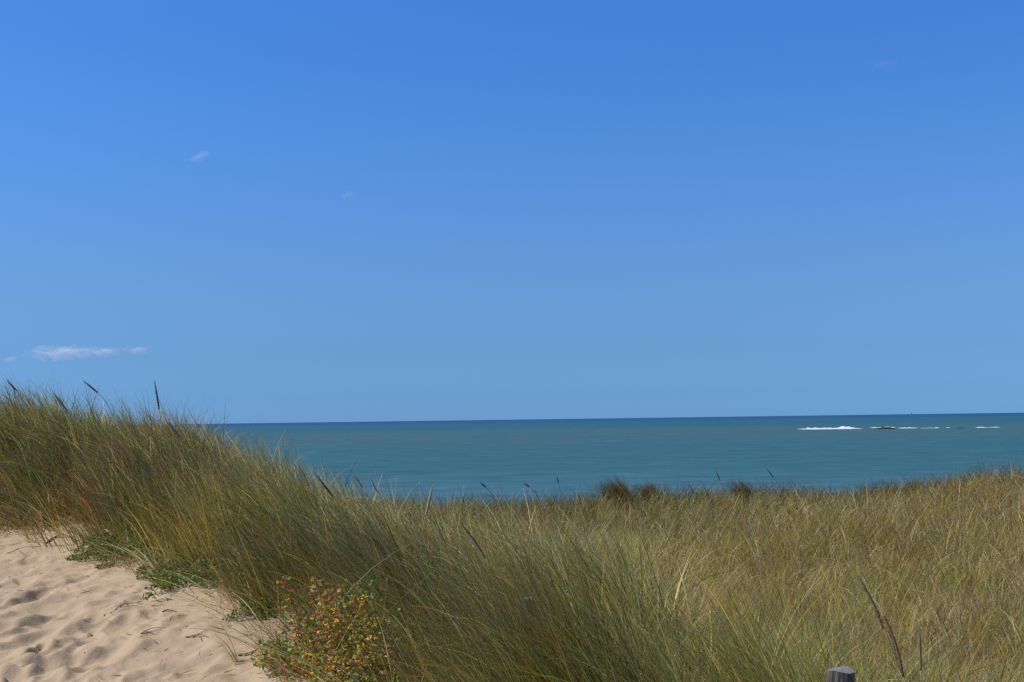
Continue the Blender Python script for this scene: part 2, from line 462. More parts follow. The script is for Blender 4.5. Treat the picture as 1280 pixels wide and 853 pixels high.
def pick(weights, n):
    """weights: dict name -> array(n) or number; returns colours n×3"""
    Wt = np.stack([np.broadcast_to(np.asarray(weights.get(k, 0.0), float), (n,)) for k in PNAMES], 1)
    Wt = np.maximum(Wt, 0); Wt /= Wt.sum(1, keepdims=True)
    cs = np.cumsum(Wt, 1); u = rng.random((n, 1))
    idx = np.minimum((u > cs).sum(1), len(PNAMES) - 1)
    c = PCOL[idx] * rng.uniform(.75, 1.3, (n, 1)) * rng.uniform(.94, 1.06, (n, 3))
    return c


def tufts(cx, cy, per, spread):
    n = len(cx) * per
    ci = np.repeat(np.arange(len(cx)), per)
    a = rng.uniform(0, 2 * math.pi, n); r = np.abs(rng.normal(0, 1, n)) * np.asarray(spread)[ci] if np.ndim(spread) else np.abs(rng.normal(0, 1, n)) * spread
    return ci, cx[ci] + np.cos(a) * r, cy[ci] + np.sin(a) * r, a, r


def width_at(D):
    return np.maximum(.0036, .0016 + .00038 * D)


WIND = math.pi * .985          # the wind pushes the tips to the left


def edge_jag(x, y):
    return edge_dist(x, y) + (fbm(x * 1.7, y * 1.7, 77, 3) - .5) * .9


def strip_grass():
    parts = []
    # tufts of marram along the dune crest between the sand and the field
    n = 1500
    ky = rng.uniform(1.6, 17.5, n * 3); kx = rng.uniform(-9.5, 5.5, n * 3)
    kd = edge_jag(kx, ky)
    dmax = 1.05 + 2.1 * smooth(ky, 5.4, 9.5)
    keep = (kd > .16) & (kd < dmax) & (np.abs(np.arctan2(kx, ky)) < .62)
    kx, ky, kd = kx[keep], ky[keep], kd[keep]
    ksz = rng.uniform(.10, .24, len(kx)); kh = rng.uniform(.76, 1.22, len(kx))
    # tufts in each clump, more of them close to the camera
    rim = smooth(kd / dmax[keep], .62, 1.0) * (1 - smooth(ky, 5.5, 7.5))        # the strip thins out into the field
    kh = kh * (1 - .25 * rim)
    cnt = np.clip((20 * (1 - .72 * rim) * (ksz / .17) ** 1.6 * np.clip(7.5 / np.hypot(kx, ky), .45, 1.2)).astype(int), 3, 55)
    ki = np.repeat(np.arange(len(kx)), cnt)
    oa = rng.uniform(0, 6.28, len(ki)); orr = np.abs(rng.normal(0, 1, len(ki))) * ksz[ki]
    cx = kx[ki] + np.cos(oa) * orr; cy = ky[ki] + np.sin(oa) * orr; d = kd[ki]
    ox = np.cos(oa) * np.clip(orr / ksz[ki], 0, 1.6); oyy = np.sin(oa) * np.clip(orr / ksz[ki], 0, 1.6)
    print('strip clumps', len(kx), 'tufts', len(cx))
    ci, x, y, a, r = tufts(cx, cy, 8, .03)
    kc = ki[ci]
    D = np.hypot(x, y); dd = d[ci]; N = len(x)
    z = ground_z(x, y) - .02
    tuftL = (rng.uniform(.82, 1.12, len(cx)) * (1 - .10 * (orr / ksz[ki]).clip(0, 2)))[ci] * kh[kc]
    hgt = (.48 + .44 * smooth(dd, .05, .8) - .10 * smooth(dd, 2.3, 3.2)) * ((.74 + .26 * smooth(cy, 3.0, 5.6)) * (1 - .17 * smooth(cy, 9.5, 12)))[ci]
    big = 1 + .16 * (fbm(x * .7, y * .7, 90, 2) - .5) * 2
    L = hgt * tuftL * big * rng.uniform(.5, 1.1, N)
    clump = fbm(x * 1.15, y * 1.15, 333, 2)
    L = L * (.90 + .22 * smooth(clump, .3, .65))
    tall = (rng.random(N) < .035) & (D > 7.2)
    L = np.minimum(np.where(tall, L * rng.uniform(1.05, 1.22, N), L), .98)
    out = np.cos(a) * .15 + ox[ci] * .55; oy = np.sin(a) * .15 + oyy[ci] * .55
    jit = rng.normal(0, .24, (N, 2)) + rng.normal(0, .2, (len(cx), 2))[ci]
    turn = WIND + (fbm(x * .9, y * .9, 444, 2) - .5) * 1.5
    az = np.arctan2(np.sin(turn) + oy + jit[:, 1], np.cos(turn) + out + jit[:, 0])
    bk = smooth(dd, .8, 1.6) * smooth(y, 6, 7.5)
    az = az + bk * rng.normal(0, .9, N)                       # the lee side is curlier and tangled
    wstr = .65 + .35 * bk + .8 * fbm(x * .8, y * .8, 31, 2)
    lean0 = np.clip(rng.normal(.12, .08, N) + .16 * np.hypot(ox, oyy)[ci], 0, .8)
    lean1 = np.clip(rng.normal(.72, .2, N) + rng.normal(0, .22, len(cx))[ci], .1, 1.6) * wstr
    limp = rng.random(N) < .08
    lean1 = np.where(limp, lean1 + rng.uniform(.5, 1.1, N), lean1)
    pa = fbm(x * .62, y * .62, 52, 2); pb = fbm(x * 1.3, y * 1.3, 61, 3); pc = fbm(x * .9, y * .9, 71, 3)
    for (dx_, dy_, dr_) in ((-1.0, 7.4, .75), (-.5, 6.4, .7), (-3.9, 12.3, .9), (-2.7, 10.6, .8), (.1, 5.5, .45)):     # patches with shade painted into the tips as slate brown
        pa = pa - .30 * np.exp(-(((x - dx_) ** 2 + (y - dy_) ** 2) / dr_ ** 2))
    # green, gold and rust at the foot; the tips slate brown towards the sand, straw and grey-green towards the field
    back = smooth(dd, .7 + .3 * (y < 6.5), 1.5 + .4 * (y < 6.5))
    low = dict(green=1.8 + 3.0 * (pb > .5), olive=1.8, amber=.9 + 2.2 * (pa > .52), rust=.45 + 1.3 * (pc < .43), gold=1.1, straw=.8 + .8 * back)
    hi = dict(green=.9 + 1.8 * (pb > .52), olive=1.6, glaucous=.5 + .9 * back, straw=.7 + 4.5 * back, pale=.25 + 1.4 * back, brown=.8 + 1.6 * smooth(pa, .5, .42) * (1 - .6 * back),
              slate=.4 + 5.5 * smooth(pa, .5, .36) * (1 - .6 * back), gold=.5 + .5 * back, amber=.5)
    g_ = np.clip(rng.lognormal(.13, .33, (N, 1)), .5, 2.2)
    cb = pick_tuft(low, N, ci, .55) * g_; ct = pick_tuft(hi, N, ci, .55) * g_
    kb = rng.uniform(.62, 1.32, len(kx))[kc][:, None]; kt = pick_tuft(hi, N, kc, .99)
    tip_shade = smooth(pa, .44, .30)[:, None] * (1 - .6 * back[:, None]); ct = (ct * .8 + kt * .2) * kb; ct = ct * (1 - .75 * tip_shade) + np.array(PAL['slate']) * .95 * .75 * tip_shade * g_; cb = cb * (.5 + .5 * kb)  # tips in those patches pulled to slate as painted shade
    same = rng.random(N) < .4
    ct = np.where(same[:, None], cb * .8 + ct * .2, ct)
    ct = np.where(tall[:, None], ct * .7, ct)
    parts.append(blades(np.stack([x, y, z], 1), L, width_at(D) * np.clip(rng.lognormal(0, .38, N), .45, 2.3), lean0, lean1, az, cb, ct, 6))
    # a tuft in front of the hidden post and one before the nearer post
    m = 700
    hx = np.concatenate([rng.normal(.24, .14, m), rng.normal(.98, .08, m // 6)]); hy = np.concatenate([rng.normal(4.95, .12, m), rng.normal(3.5, .05, m // 6)]); m = len(hx)
    c1 = pick(dict(slate=2.5, brown=2, olive=2, green=1, amber=1), m)
    parts.append(blades(np.stack([hx, hy, ground_z(hx, hy) - .02], 1), np.where(hy > 4, 1.0, .70) * rng.uniform(.6, 1.05, m), np.full(m, .0038) * rng.uniform(.6, 1.3, m), np.clip(rng.normal(.2, .12, m), 0, 1), rng.uniform(.1, .7, m), WIND + rng.normal(0, .5, m), c1, c1, 6))
    # rusty heap of dead leaves where the sand meets the highest part of the dune
    q = at(55, 640, 12.3); m = 2600
    hx = q.x + rng.normal(0, .42, m); hy = q.y + rng.normal(0, .28, m) - (hx - q.x) * .6
    c1 = pick(dict(rust=3.2, brown=2, amber=.8, straw=.9), m)
    parts.append(blades(np.stack([hx, hy, ground_z(hx, hy) + rng.uniform(0, .08, m)], 1), rng.uniform(.12, .38, m), np.full(m, .006) * rng.uniform(.6, 1.3, m), rng.uniform(.4, 1.5, m), rng.uniform(0, .6, m), rng.uniform(0, 6.28, m), c1, c1, 4))
    # leaves that grow up through the weeds
    m = 420
    hx = rng.uniform(-1.25, -.45, m); hy = rng.uniform(5.75, 6.75, m); k_ = edge_dist(hx, hy) > .12; hx, hy = hx[k_], hy[k_]; m = len(hx)
    c1 = pick(dict(straw=1, brown=1, olive=2.5, green=2, amber=1.5, rust=.6), m)
    parts.append(blades(np.stack([hx, hy, ground_z(hx, hy) - .02], 1), rng.uniform(.3, .72, m), np.full(m, .004) * rng.uniform(.6, 1.4, m), np.clip(rng.normal(.25, .15, m), 0, 1), rng.uniform(.2, 1.1, m), WIND + rng.normal(0, .9, m), c1, c1, 6))
    # broken, bleached leaves lying across
    n = 520
    i = rng.integers(0, N, n)
    L2 = rng.uniform(.35, .8, n); D2 = D[i]
    c = pick(dict(straw=3, pale=2, glaucous=.6, rust=.5), n)
    parts.append(blades(np.stack([x[i], y[i], z[i] + rng.uniform(0, .3, n) * smooth(y[i], 5, 8)], 1), L2, width_at(D2) * rng.uniform(.6, 1.2, n), rng.uniform(.2, 1.2, n), rng.uniform(.2, .9, n), rng.uniform(0, 6.28, n), c, c, 5))
    # rusty dead leaves at the foot, towards the sand
    n = 13000
    xx = rng.uniform(-9, 2.2, n * 5); yy = rng.uniform(2.5, 16, n * 5); dj = edge_jag(xx, yy)
    k = (dj > -.05) & (dj < .75) & (np.abs(np.arctan2(xx, yy)) < .6)
    xx, yy = xx[k][:n], yy[k][:n]; n = len(xx)
    c = pick(dict(rust=2.2, brown=1.6, straw=1.6, amber=1, olive=1), n)
    parts.append(blades(np.stack([xx, yy, ground_z(xx, yy)], 1), rng.uniform(.12, .42, n), width_at(np.hypot(xx, yy)) * rng.uniform(.6, 1.2, n), rng.uniform(.5, 1.35, n), rng.uniform(.0, .7, n),
                        rng.uniform(0, 6.28, n), c, c, 4))
    V, Fc, C = join(parts)
    o = mesh_obj('marram_grass', V, Fc, M_BLADE, colors=C)
    tag(o, 'tall windswept marram grass with dark leaning tips on the dune crest beside the sand', 'grass', kind='stuff')


def field_grass():
    parts = []
    n = 25500
    ang = rng.uniform(-.62, .62, n); D = rng.uniform(4.2, 27.5, n)
    cx = D * np.sin(ang); cy = D * np.cos(ang)
    d = edge_dist(cx, cy)
    k = (d > .95 + 1.2 * smooth(cy, 5.4, 9)) & (cy < 26.5)
    cx, cy = cx[k], cy[k]
    print('field tufts', len(cx))
    ci, x, y, a, r = tufts(cx, cy, 10, (.07 + .004 * np.hypot(cx, cy)))
    D = np.hypot(x, y); N = len(x); z = ground_z(x, y) - .02
    tl = rng.uniform(.65, 1.22, len(cx))[ci]
    L = .48 * (1 + .55 * (fbm(x * 1.4, y * .3, 515, 3) - .42) * smooth(y, 19, 21.5)) * tl * rng.uniform(.5, 1.15, N) * (1 + .35 * (fbm(x * .45, y * .45, 15, 2) - .5))
    out = np.cos(a) * .5; oy = np.sin(a) * .5
    swirl = (fbm(x * .35, y * .35, 85, 2) - .5) * 5
    jit = rng.normal(0, .5, (N, 2)) + rng.normal(0, .6, (len(cx), 2))[ci]
    az = np.arctan2(oy + jit[:, 1] + .35 * np.sin(swirl), -.25 + .45 * np.cos(swirl * 1.3) + out + jit[:, 0])
    lean0 = np.clip(rng.normal(.25, .2, N), 0, 1.0)
    lean1 = np.clip(rng.normal(.95, .5, N), .05, 2.2)
    pa = fbm(x * .4, y * .4, 151, 3); pb = fbm(x * 1.1, y * 1.1, 161, 3); pc = fbm(x * .22, y * .22, 171, 2)
    far = smooth(D, 14, 21)
    pd = fbm(x * .5, y * .9, 191, 3)
    fringe = smooth(y, 20.6, 22)
    wt = dict(green=2.2 * smooth(pa, .52, .64) + 1.0 * smooth(pb, .5, .62) + .2, olive=2.8, glaucous=1.6 * smooth(pa, .45, .55) + .5, straw=2.1 + .6 * far, pale=.7, amber=.7 + 1.0 * (pb < .45), rust=.25 + 1.3 * far * smooth(pa, .46, .56),
              brown=.35 + 3.0 * fringe + 4.0 * far * smooth(pd, .42, .54) + 2.6 * (1 - far) * smooth(pd, .52, .62), slate=.05 + 1.0 * far * smooth(pd, .54, .64), gold=1.7 - .5 * far)
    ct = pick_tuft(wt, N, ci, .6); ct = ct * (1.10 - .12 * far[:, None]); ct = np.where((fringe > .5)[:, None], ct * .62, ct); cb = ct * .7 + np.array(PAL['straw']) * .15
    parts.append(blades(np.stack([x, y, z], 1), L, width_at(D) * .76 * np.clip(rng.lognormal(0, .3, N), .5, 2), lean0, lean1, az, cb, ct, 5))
    V, Fc, C = join(parts)
    o = mesh_obj('dune_grass', V, Fc, M_BLADE, colors=C)
    tag(o, 'sunlit straw and olive grass covering the flat ground between the dune and the sea', 'grass', kind='stuff')
    # thatch of fallen leaves under the standing ones
    n = 42000
    ang = rng.uniform(-.62, .62, n); D = rng.uniform(3.6, 25, n); x = D * np.sin(ang); y = D * np.cos(ang)
    k = edge_jag(x, y) > .3; x, y, D = x[k], y[k], D[k]; n = len(x)
    c = pick(dict(straw=2, brown=1.2, rust=.5, amber=.5, pale=.3), n)
    V, Fc, C = blades(np.stack([x, y, ground_z(x, y) + .01], 1), rng.uniform(.15, .4, n), width_at(D) * rng.uniform(.8, 1.5, n), rng.uniform(1.1, 1.45, n), rng.uniform(-.1, .25, n), rng.uniform(0, 6.28, n), c, c, 3)
    o = mesh_obj('dry_thatch', V, Fc, M_BLADE, colors=C)
    tag(o, 'fallen dry leaves matted under the standing dune grass', 'dead grass', kind='stuff')


strip_grass()
field_grass()


def tussock(px, depth, rad, hgt, label, mult=1.0):
    p = at(px, 600, depth); cx, cy = p.x, p.y
    cz = float(ground_z(np.array([cx]), np.array([cy]))[0])
    n = int(900 * mult)
    a = rng.uniform(0, 6.28, n); r = rad * np.sqrt(rng.random(n)) * .55
    x = np.cos(a) * r; y = np.sin(a) * r
    z = ground_z(cx + x, cy + y) - cz - .02
    az = np.arctan2(y / rad * 1.1 + rng.normal(0, .4, n), x / rad * 1.1 - .9 + rng.normal(0, .4, n))
    L = hgt * rng.uniform(.6, 1.15, n)
    ct = .95 * pick(dict(brown=3, slate=1.0, rust=.8, olive=1.6, straw=.7, gold=.5), n)
    V, Fc, C = blades(np.stack([x, y, z], 1), L, np.full(n, width_at(depth)) * rng.uniform(.6, 1.1, n), np.clip(rng.normal(.15, .1, n), 0, 1) + r / rad * .6, rng.uniform(.1, .8, n), az, ct, ct * .85, 5)
    o = mesh_obj('grass_tussock', V, Fc, M_BLADE, colors=C, loc=(cx, cy, cz))
    tag(o, label, 'grass tussock', 'dark tussocks along the far ridge')


tussock(781, 21.6, .36, .58, 'largest dark brown tussock standing up from the ridge against the sea', .75)
tussock(822, 21.8, .26, .46, 'smaller dark tussock just right of the largest one on the ridge', .55)
tussock(937, 21.5, .26, .52, 'dark pointed tussock on the ridge left of the white breakers', .45)


# ------------------------------------------------------------------ tubes, seed stalks, twigs
def tube(pts, rads, sides=7):
    pts = [Vector(p) for p in pts]
    V, Fc = [], []
    ref = Vector((.3, .9, .1)).normalized()
    for i, p in enumerate(pts):
        t = (pts[min(i + 1, len(pts) - 1)] - pts[max(i - 1, 0)]).normalized()
        a = t.cross(ref).normalized(); b = t.cross(a)
        for k in range(sides):
            w = 2 * math.pi * k / sides
            V.append(p + (a * math.cos(w) + b * math.sin(w)) * rads[i])
    for i in range(len(pts) - 1):
        for k in range(sides):
            Fc.append((i * sides + k, i * sides + (k + 1) % sides, (i + 1) * sides + (k + 1) % sides, (i + 1) * sides + k))
    Fc.append(tuple(range(sides))[::-1]); Fc.append(tuple((len(pts) - 1) * sides + k for k in range(sides)))
    return V, Fc


def seed_stalk(tip, bot, depth, label, col=(.09, .065, .04), rad=.0075, group='flowering stalks of the dune grass', bend=0.0):
    rad *= .72
    T = at(*tip, depth); B = at(*bot, depth)
    dirv = (T - B)
    g = Vector((B.x + .10 + abs(dirv.x) * .5, depth + .05, 0))
    g.z = float(ground_z(np.array([g.x]), np.array([g.y]))[0]) - .02
    root = empty('seed_stalk', g)
    tag(root, label, 'seed stalk', group)
    hl = max(.16 * .0, dirv.length)
    # head: a dense tapering spike of overlapping spikelets
    n = 22; pts, rads = [], []
    for i in range(n + 1):
        t = i / n
        pts.append(B + dirv * t + Vector((math.sin(t * 3.14) * bend, 0, 0)) - g)
        rr = rad * (math.sin(math.pi * min(1, (t * .92 + .08)) ** .75) ** .6 if t < 1 else .05)
        rads.append(max(.0008, rr * (1 + (.16 if i % 2 else -.16))))
    V, Fc = tube(pts, rads, 9)
    V = np.array([tuple(v) for v in V])
    c = np.array(col) * rng.uniform(.7, 1.35, (len(V), 1))
    # awns sticking out of the spike
    m = 60; tt = rng.uniform(.03, .97, m)
    base = np.array([tuple(B + dirv * t - g) for t in tt]); th = math.atan2(math.hypot(dirv.x, dirv.y), dirv.z); azd = math.atan2(dirv.y, dirv.x)
    av, af, ac = blades(base, rng.uniform(.012, .026, m), np.full(m, .0022), th + rng.uniform(-.35, .35, m), np.zeros(m), azd + rng.normal(0, .4, m), np.array(col) * rng.uniform(.8, 1.6, (m, 1)), np.array(col) * 1.2 * np.ones((m, 1)), 1)
    allV = np.concatenate([V, av]); faces = [tuple(f) for f in Fc] + [tuple(int(q) + len(V) for q in f) for f in af]
    h = mesh_obj('seed_head', allV, faces, M_DRY, parent=root, colors=np.concatenate([c, ac]))
    # stem: leaves the head in its own direction and bends down to the root
    P0, P1, P2 = B - g, B - g - dirv.normalized() * min(.35, (B - g).length * .5), Vector((0, 0, 0))
    q = []
    for i in range(13):
        t = i / 12
        q.append(P0 * (1 - t) ** 2 + P1 * 2 * t * (1 - t) + P2 * t * t)
    V, Fc = tube(q, [max(.0018, .00022 * depth) + .0012 * i / 12 for i in range(13)], 5)
    sc = np.array((.30, .25, .12)) * np.ones((len(V), 3))
    mesh_obj('stem', [tuple(v) for v in V], Fc, M_DRY, parent=root, colors=sc)


DK = (.10, .075, .055); BR = (.30, .20, .13); ST = (.42, .34, .20)
seed_stalk((8, 475), (21, 489), 12.6, 'short dark seed head leaning left against the sky, leftmost of the dune', DK, .011)
seed_stalk((104, 476), (122, 491), 12.3, 'dark seed head tilted left against the sky under the little clouds', DK, .012)
seed_stalk((193, 475), (199, 512), 12.0, 'upright dark seed head, tallest on the dune crest, against the sky', DK, .012)
seed_stalk((66, 490), (84, 514), 12.2, 'purplish brown seed head half sunk in the grass between the two tilted ones', BR, .014)
seed_stalk((206, 524), (226, 548), 11.6, 'brown seed head leaning left just below the tallest upright one', BR, .014)
seed_stalk((326, 594), (346, 616), 10.0, 'brown seed head on the slope below where the dune meets the sea horizon', BR, .011)
seed_stalk((374, 583), (387, 607), 9.6, 'thin brown seed head left of the thicker one against the grass', BR, .008)
seed_stalk((393, 591), (416, 621), 9.2, 'thick reddish brown seed head leaning left near the lower end of the crest', (.13, .075, .05), .011)
seed_stalk((444, 596), (453, 609), 8.6, 'small brown seed head before the sea, left of its thinner neighbour', BR, .006)
seed_stalk((463, 599), (472, 616), 8.5, 'thin dark seed head before the sea, right of its smaller neighbour', BR, .0055)
seed_stalk((541, 606), (532, 646), 7.5, 'pale straw seed head standing straight up before the sea', ST, .011)
seed_stalk((575, 653), (606, 697), 6.6, 'long dark slate seed head leaning left in front of the field', (.14, .12, .09), .0065, bend=.008)
seed_stalk((600, 603), (607, 609), 20.5, 'tiny dark seed head nodding left against the sea, left of its twin', DK, .018)
seed_stalk((655, 604), (662, 609), 20.5, 'tiny dark seed head low against the sea, right of its twin', DK, .016)
seed_stalk((696, 596), (698, 604), 20.8, 'tiny upright seed head on the ridge left of the largest tussock', DK, .014)
seed_stalk((1074, 722), (1104, 786), 4.3, 'long brown seed head arching left, higher of the pair above the post', (.27, .18, .095), .0062, bend=.006)
seed_stalk((1103, 765), (1129, 846), 3.95, 'long dark brown seed head right of the post, lower of the pair', (.23, .145, .08), .0072, bend=.008)
seed_stalk((1149, 785), (1151, 838), 3.9, 'straight tan seed head, rightmost near the post', (.26, .17, .09), .0065)
seed_stalk((895, 588), (900, 601), 21, 'faint upright seed head on the ridge left of the pointed tussock', DK, .012)
seed_stalk((958, 586), (967, 597), 21, 'faint seed head leaning left on the ridge right of the pointed tussock', DK, .012)


# ------------------------------------------------------------------ fence posts
def post(px, py, depth, dia, label, tilt):
    top = at(px, py, depth)
    gz = float(ground_z(np.array([top.x]), np.array([depth]))[0])
    h = top.z - gz + .25
    root_z = gz - .25
    V, Fc = [], []
    sides = 26; lv = [0, .3, .55, .75, .9, .97, 1.0]
    for i, t in enumerate(lv):
        for k in range(sides):
            w = 2 * math.pi * k / sides
            rr = dia / 2 * (1 + .05 * math.sin(3 * w + 1) + .03 * math.sin(7 * w)) * (1.0 - .02 * t)
            if k in (4, 15, 21): rr *= .86          # drying cracks
            if i == len(lv) - 1: rr *= .93
            zz = h * t + (0.004 * math.sin(2 * w + .6) if i > 4 else 0)
            V.append((rr * math.cos(w), rr * math.sin(w), zz))
    for i in range(len(lv) - 1):
        for k in range(sides):
            Fc.append((i * sides + k, i * sides + (k + 1) % sides, (i + 1) * sides + (k + 1) % sides, (i + 1) * sides + k))
    c = len(V); V.append((0, 0, h + .002))
    b = (len(lv) - 1) * sides
    for k in range(sides): Fc.append((b + k, b + (k + 1) % sides, c))
    o = mesh_obj('fence_post', V, Fc, M_WOOD, loc=(top.x, depth, root_z), smooth=False)
    o.rotation_euler = (tilt, -tilt * .5, .4)
    tag(o, label, 'post', 'old wooden posts in the grass')


post(1049, 836, 3.7, .084, 'weathered wooden post with a silvery cut top beside the long seed heads', .02)
post(655, 749, 5.35, .078, 'old grey post almost hidden among the dark foreground grass', -.02)


# ------------------------------------------------------------------ leafy weed, creeping plants
def leaflets(P, size, cols, up=.5):
    """small pointed leaves, two folded halves each: P N×3"""
    n = len(P)
    d = rng.normal(0, 1, (n, 3)); d[:, 2] = np.abs(d[:, 2]) * up + .05; d /= np.linalg.norm(d, axis=1, keepdims=True)
    s = np.cross(d, rng.normal(0, 1, (n, 3))); s /= np.linalg.norm(s, axis=1, keepdims=True)
    nn = np.cross(d, s)
    sz = size[:, None]
    p0 = P; p1 = P + d * sz * .5 + s * sz * .26 + nn * sz * .08; p2 = P + d * sz; p3 = P + d * sz * .5 - s * sz * .26 + nn * sz * .08
    pm = P + d * sz * .5
    V = np.stack([p0, p1, p2, p3, pm], 1).reshape(-1, 3)
    b = (np.arange(n) * 5)[:, None]
    Fc = np.concatenate([b + np.array([[0, 1, 2, 4]]), b + np.array([[0, 4, 2, 3]])], 1).reshape(-1, 4)
    return V, Fc, np.repeat(cols, 5, 0)


LC = np.array([(.74, .58, .06), (.80, .40, .06), (.34, .42, .06), (.15, .25, .04), (.46, .16, .06), (.62, .44, .24)])


def weed(px, py, depth, w, h, nst, weights, label, name='leafy_weed', leaf=.027, per=40):
    g = at(px, py, depth); g.z = float(ground_z(np.array([g.x]), np.array([g.y]))[0])
    root = empty(name, g); tag(root, label, 'leafy weed', 'broad-leaved weeds at the sand edge')
    Vs, Fs, n = [], [], 0; LP, LCOL = [], []
    for i in range(nst):
        a = random.uniform(0, 6.28); r = w * .5 * math.sqrt(random.random())
        tx, ty, tz = math.cos(a) * r, math.sin(a) * r * .8, h * random.uniform(.25, 1.0) ** 1.2
        bx, by = tx * .35, ty * .35
        pts = [Vector((bx + (tx - bx) * t ** 1.5, by + (ty - by) * t ** 1.5, tz * t)) for t in [k / 6 for k in range(7)]]
        v, f = tube(pts, [.003 * (1 - .6 * k / 6) for k in range(7)], 5)
        Vs += [tuple(q) for q in v]; Fs += [tuple(q + n for q in ff) for ff in f]; n += len(v)
        tone = random.choices(range(6), weights)[0]
        for k in range(per):
            t = random.uniform(.15, 1.0) ** .7
            j = min(5, int(t * 6)); u = t * 6 - j
            p = pts[j].lerp(pts[min(6, j + 1)], u)
            LP.append((p.x + random.gauss(0, .028), p.y + random.gauss(0, .028), p.z + random.gauss(0, .016)))
            c = LC[tone if random.random() < .6 else random.choices(range(6), weights)[0]] * random.uniform(.7, 1.25)
            LCOL.append(c)
    mesh_obj('stems', Vs, Fs, M_DRY, parent=root, colors=np.array((.22, .10, .05)) * np.ones((len(Vs), 3)))
    v, f, c = leaflets(np.array(LP), rng.uniform(.6, 1.25, len(LP)) * leaf, np.array(LCOL))
    mesh_obj('leaves', v, f, M_LEAF, parent=root, colors=c)


weed(416, 838, 6.5, .56, .56, 46, (4, 5, 4, 3, 2.5, 2.5), 'tall bushy weed with yellow and orange autumn leaves at the foot of the grass', leaf=.029, per=58)
weed(446, 850, 6.15, .42, .42, 30, (2.5, 3, 4, 4, 3, 2), 'mixed green and orange weed in front of the tall grass, right of the bushiest one', leaf=.024, per=50)
weed(360, 822, 6.8, .42, .20, 34, (.8, .6, 4, 5, 1.2, .6), 'low green weed spilling onto the sand left of the orange leaves', leaf=.028)
weed(455, 858, 5.9, .42, .18, 26, (.6, .7, 3, 6, 2, .5), 'low green weed at the bottom edge of the sand under the orange leaves', leaf=.028)


def creepers():
    P, n = [], 0
    blobs = [(122, 674, 10.7, .16), (143, 684, 10.4, .30), (166, 690, 10.1, .24), (196, 712, 9.5, .15), (226, 728, 9.2, .28), (256, 735, 8.95, .26), (318, 770, 7.9, .15), (200, 750, 8.7, .08), (186, 757, 8.5, .05), (215, 745, 8.8, .07)]
    for px, py, dep, rr in blobs:
        c = at(px, py, dep); m = int(21000 * rr * rr)
        a = rng.uniform(0, 6.28, m); r = rr * np.sqrt(rng.random(m)) * (1 + .3 * np.sin(3 * a + px))
        x = c.x + r * np.cos(a); y = c.y + r * np.sin(a) * .8
        h = .13 * np.clip(1 - (r / rr) ** 2, .08, 1) * (.5 + fbm(x * 6, y * 6, 9, 2))
        P.append(np.stack([x, y, ground_z(x, y, True) + h * rng.random(m) ** .6], 1))
    P = np.concatenate(P); n = len(P)
    c = np.array([(.13, .21, .03), (.20, .26, .04), (.30, .30, .05), (.34, .16, .05)])[rng.choice(4, n, p=[.5, .3, .14, .06])] * rng.uniform(.65, 1.3, (n, 1))
    V, Fc, C = leaflets(P, rng.uniform(.016, .034, n), c, 1.0)
    o = mesh_obj('creeping_plants', V, Fc, M_LEAF, colors=C)
    tag(o, 'low bright green creeping plants at the border of sand and grass', 'ground cover', kind='stuff')


creepers()


# ------------------------------------------------------------------ debris on the sand
def litter():
    parts = []
    n = 2600
    x = rng.uniform(-8, 0, n * 4); y = rng.uniform(4.5, 14, n * 4); d = edge_dist(x, y)
    k = (d < .15) & (rng.random(len(d)) < np.exp(d * 2.6) + .012)
    x, y = x[k][:n], y[k][:n]; n = len(x)
    c = pick(dict(rust=2, brown=2.5, straw=1.5, amber=.7, pale=.5), n)
    parts.append(blades(np.stack([x, y, ground_z(x, y, True) + .006], 1), rng.uniform(.02, .11, n), rng.uniform(.003, .008, n), rng.uniform(1.25, 1.5, n), rng.uniform(-.1, .15, n), rng.uniform(0, 6.28, n), c, c, 3))
    # runners: bowed leaves that trail over the sand
    n = 300
    x = rng.uniform(-6, -.4, 4000); y = rng.uniform(5.2, 13, 4000); d = edge_dist(x, y); k = (d > -.1) & (d < .15)
    x, y = x[k][:n], y[k][:n]; n = len(x)
    c = pick(dict(glaucous=2, straw=2, olive=2, pale=1), n)
    parts.append(blades(np.stack([x, y, ground_z(x, y, True) + .01], 1), rng.uniform(.35, .75, n), rng.uniform(.0035, .005, n), rng.uniform(.5, .95, n), rng.uniform(.55, 1.0, n), math.pi + rng.normal(0, .35, n), c, c, 8, 1.0))
    V, Fc, C = join(parts)
    o = mesh_obj('plant_litter', V, Fc, M_DRY, colors=C)
    tag(o, 'scraps of dead leaves and trailing blades scattered over the edge of the sand', 'plant litter', kind='stuff')


litter()


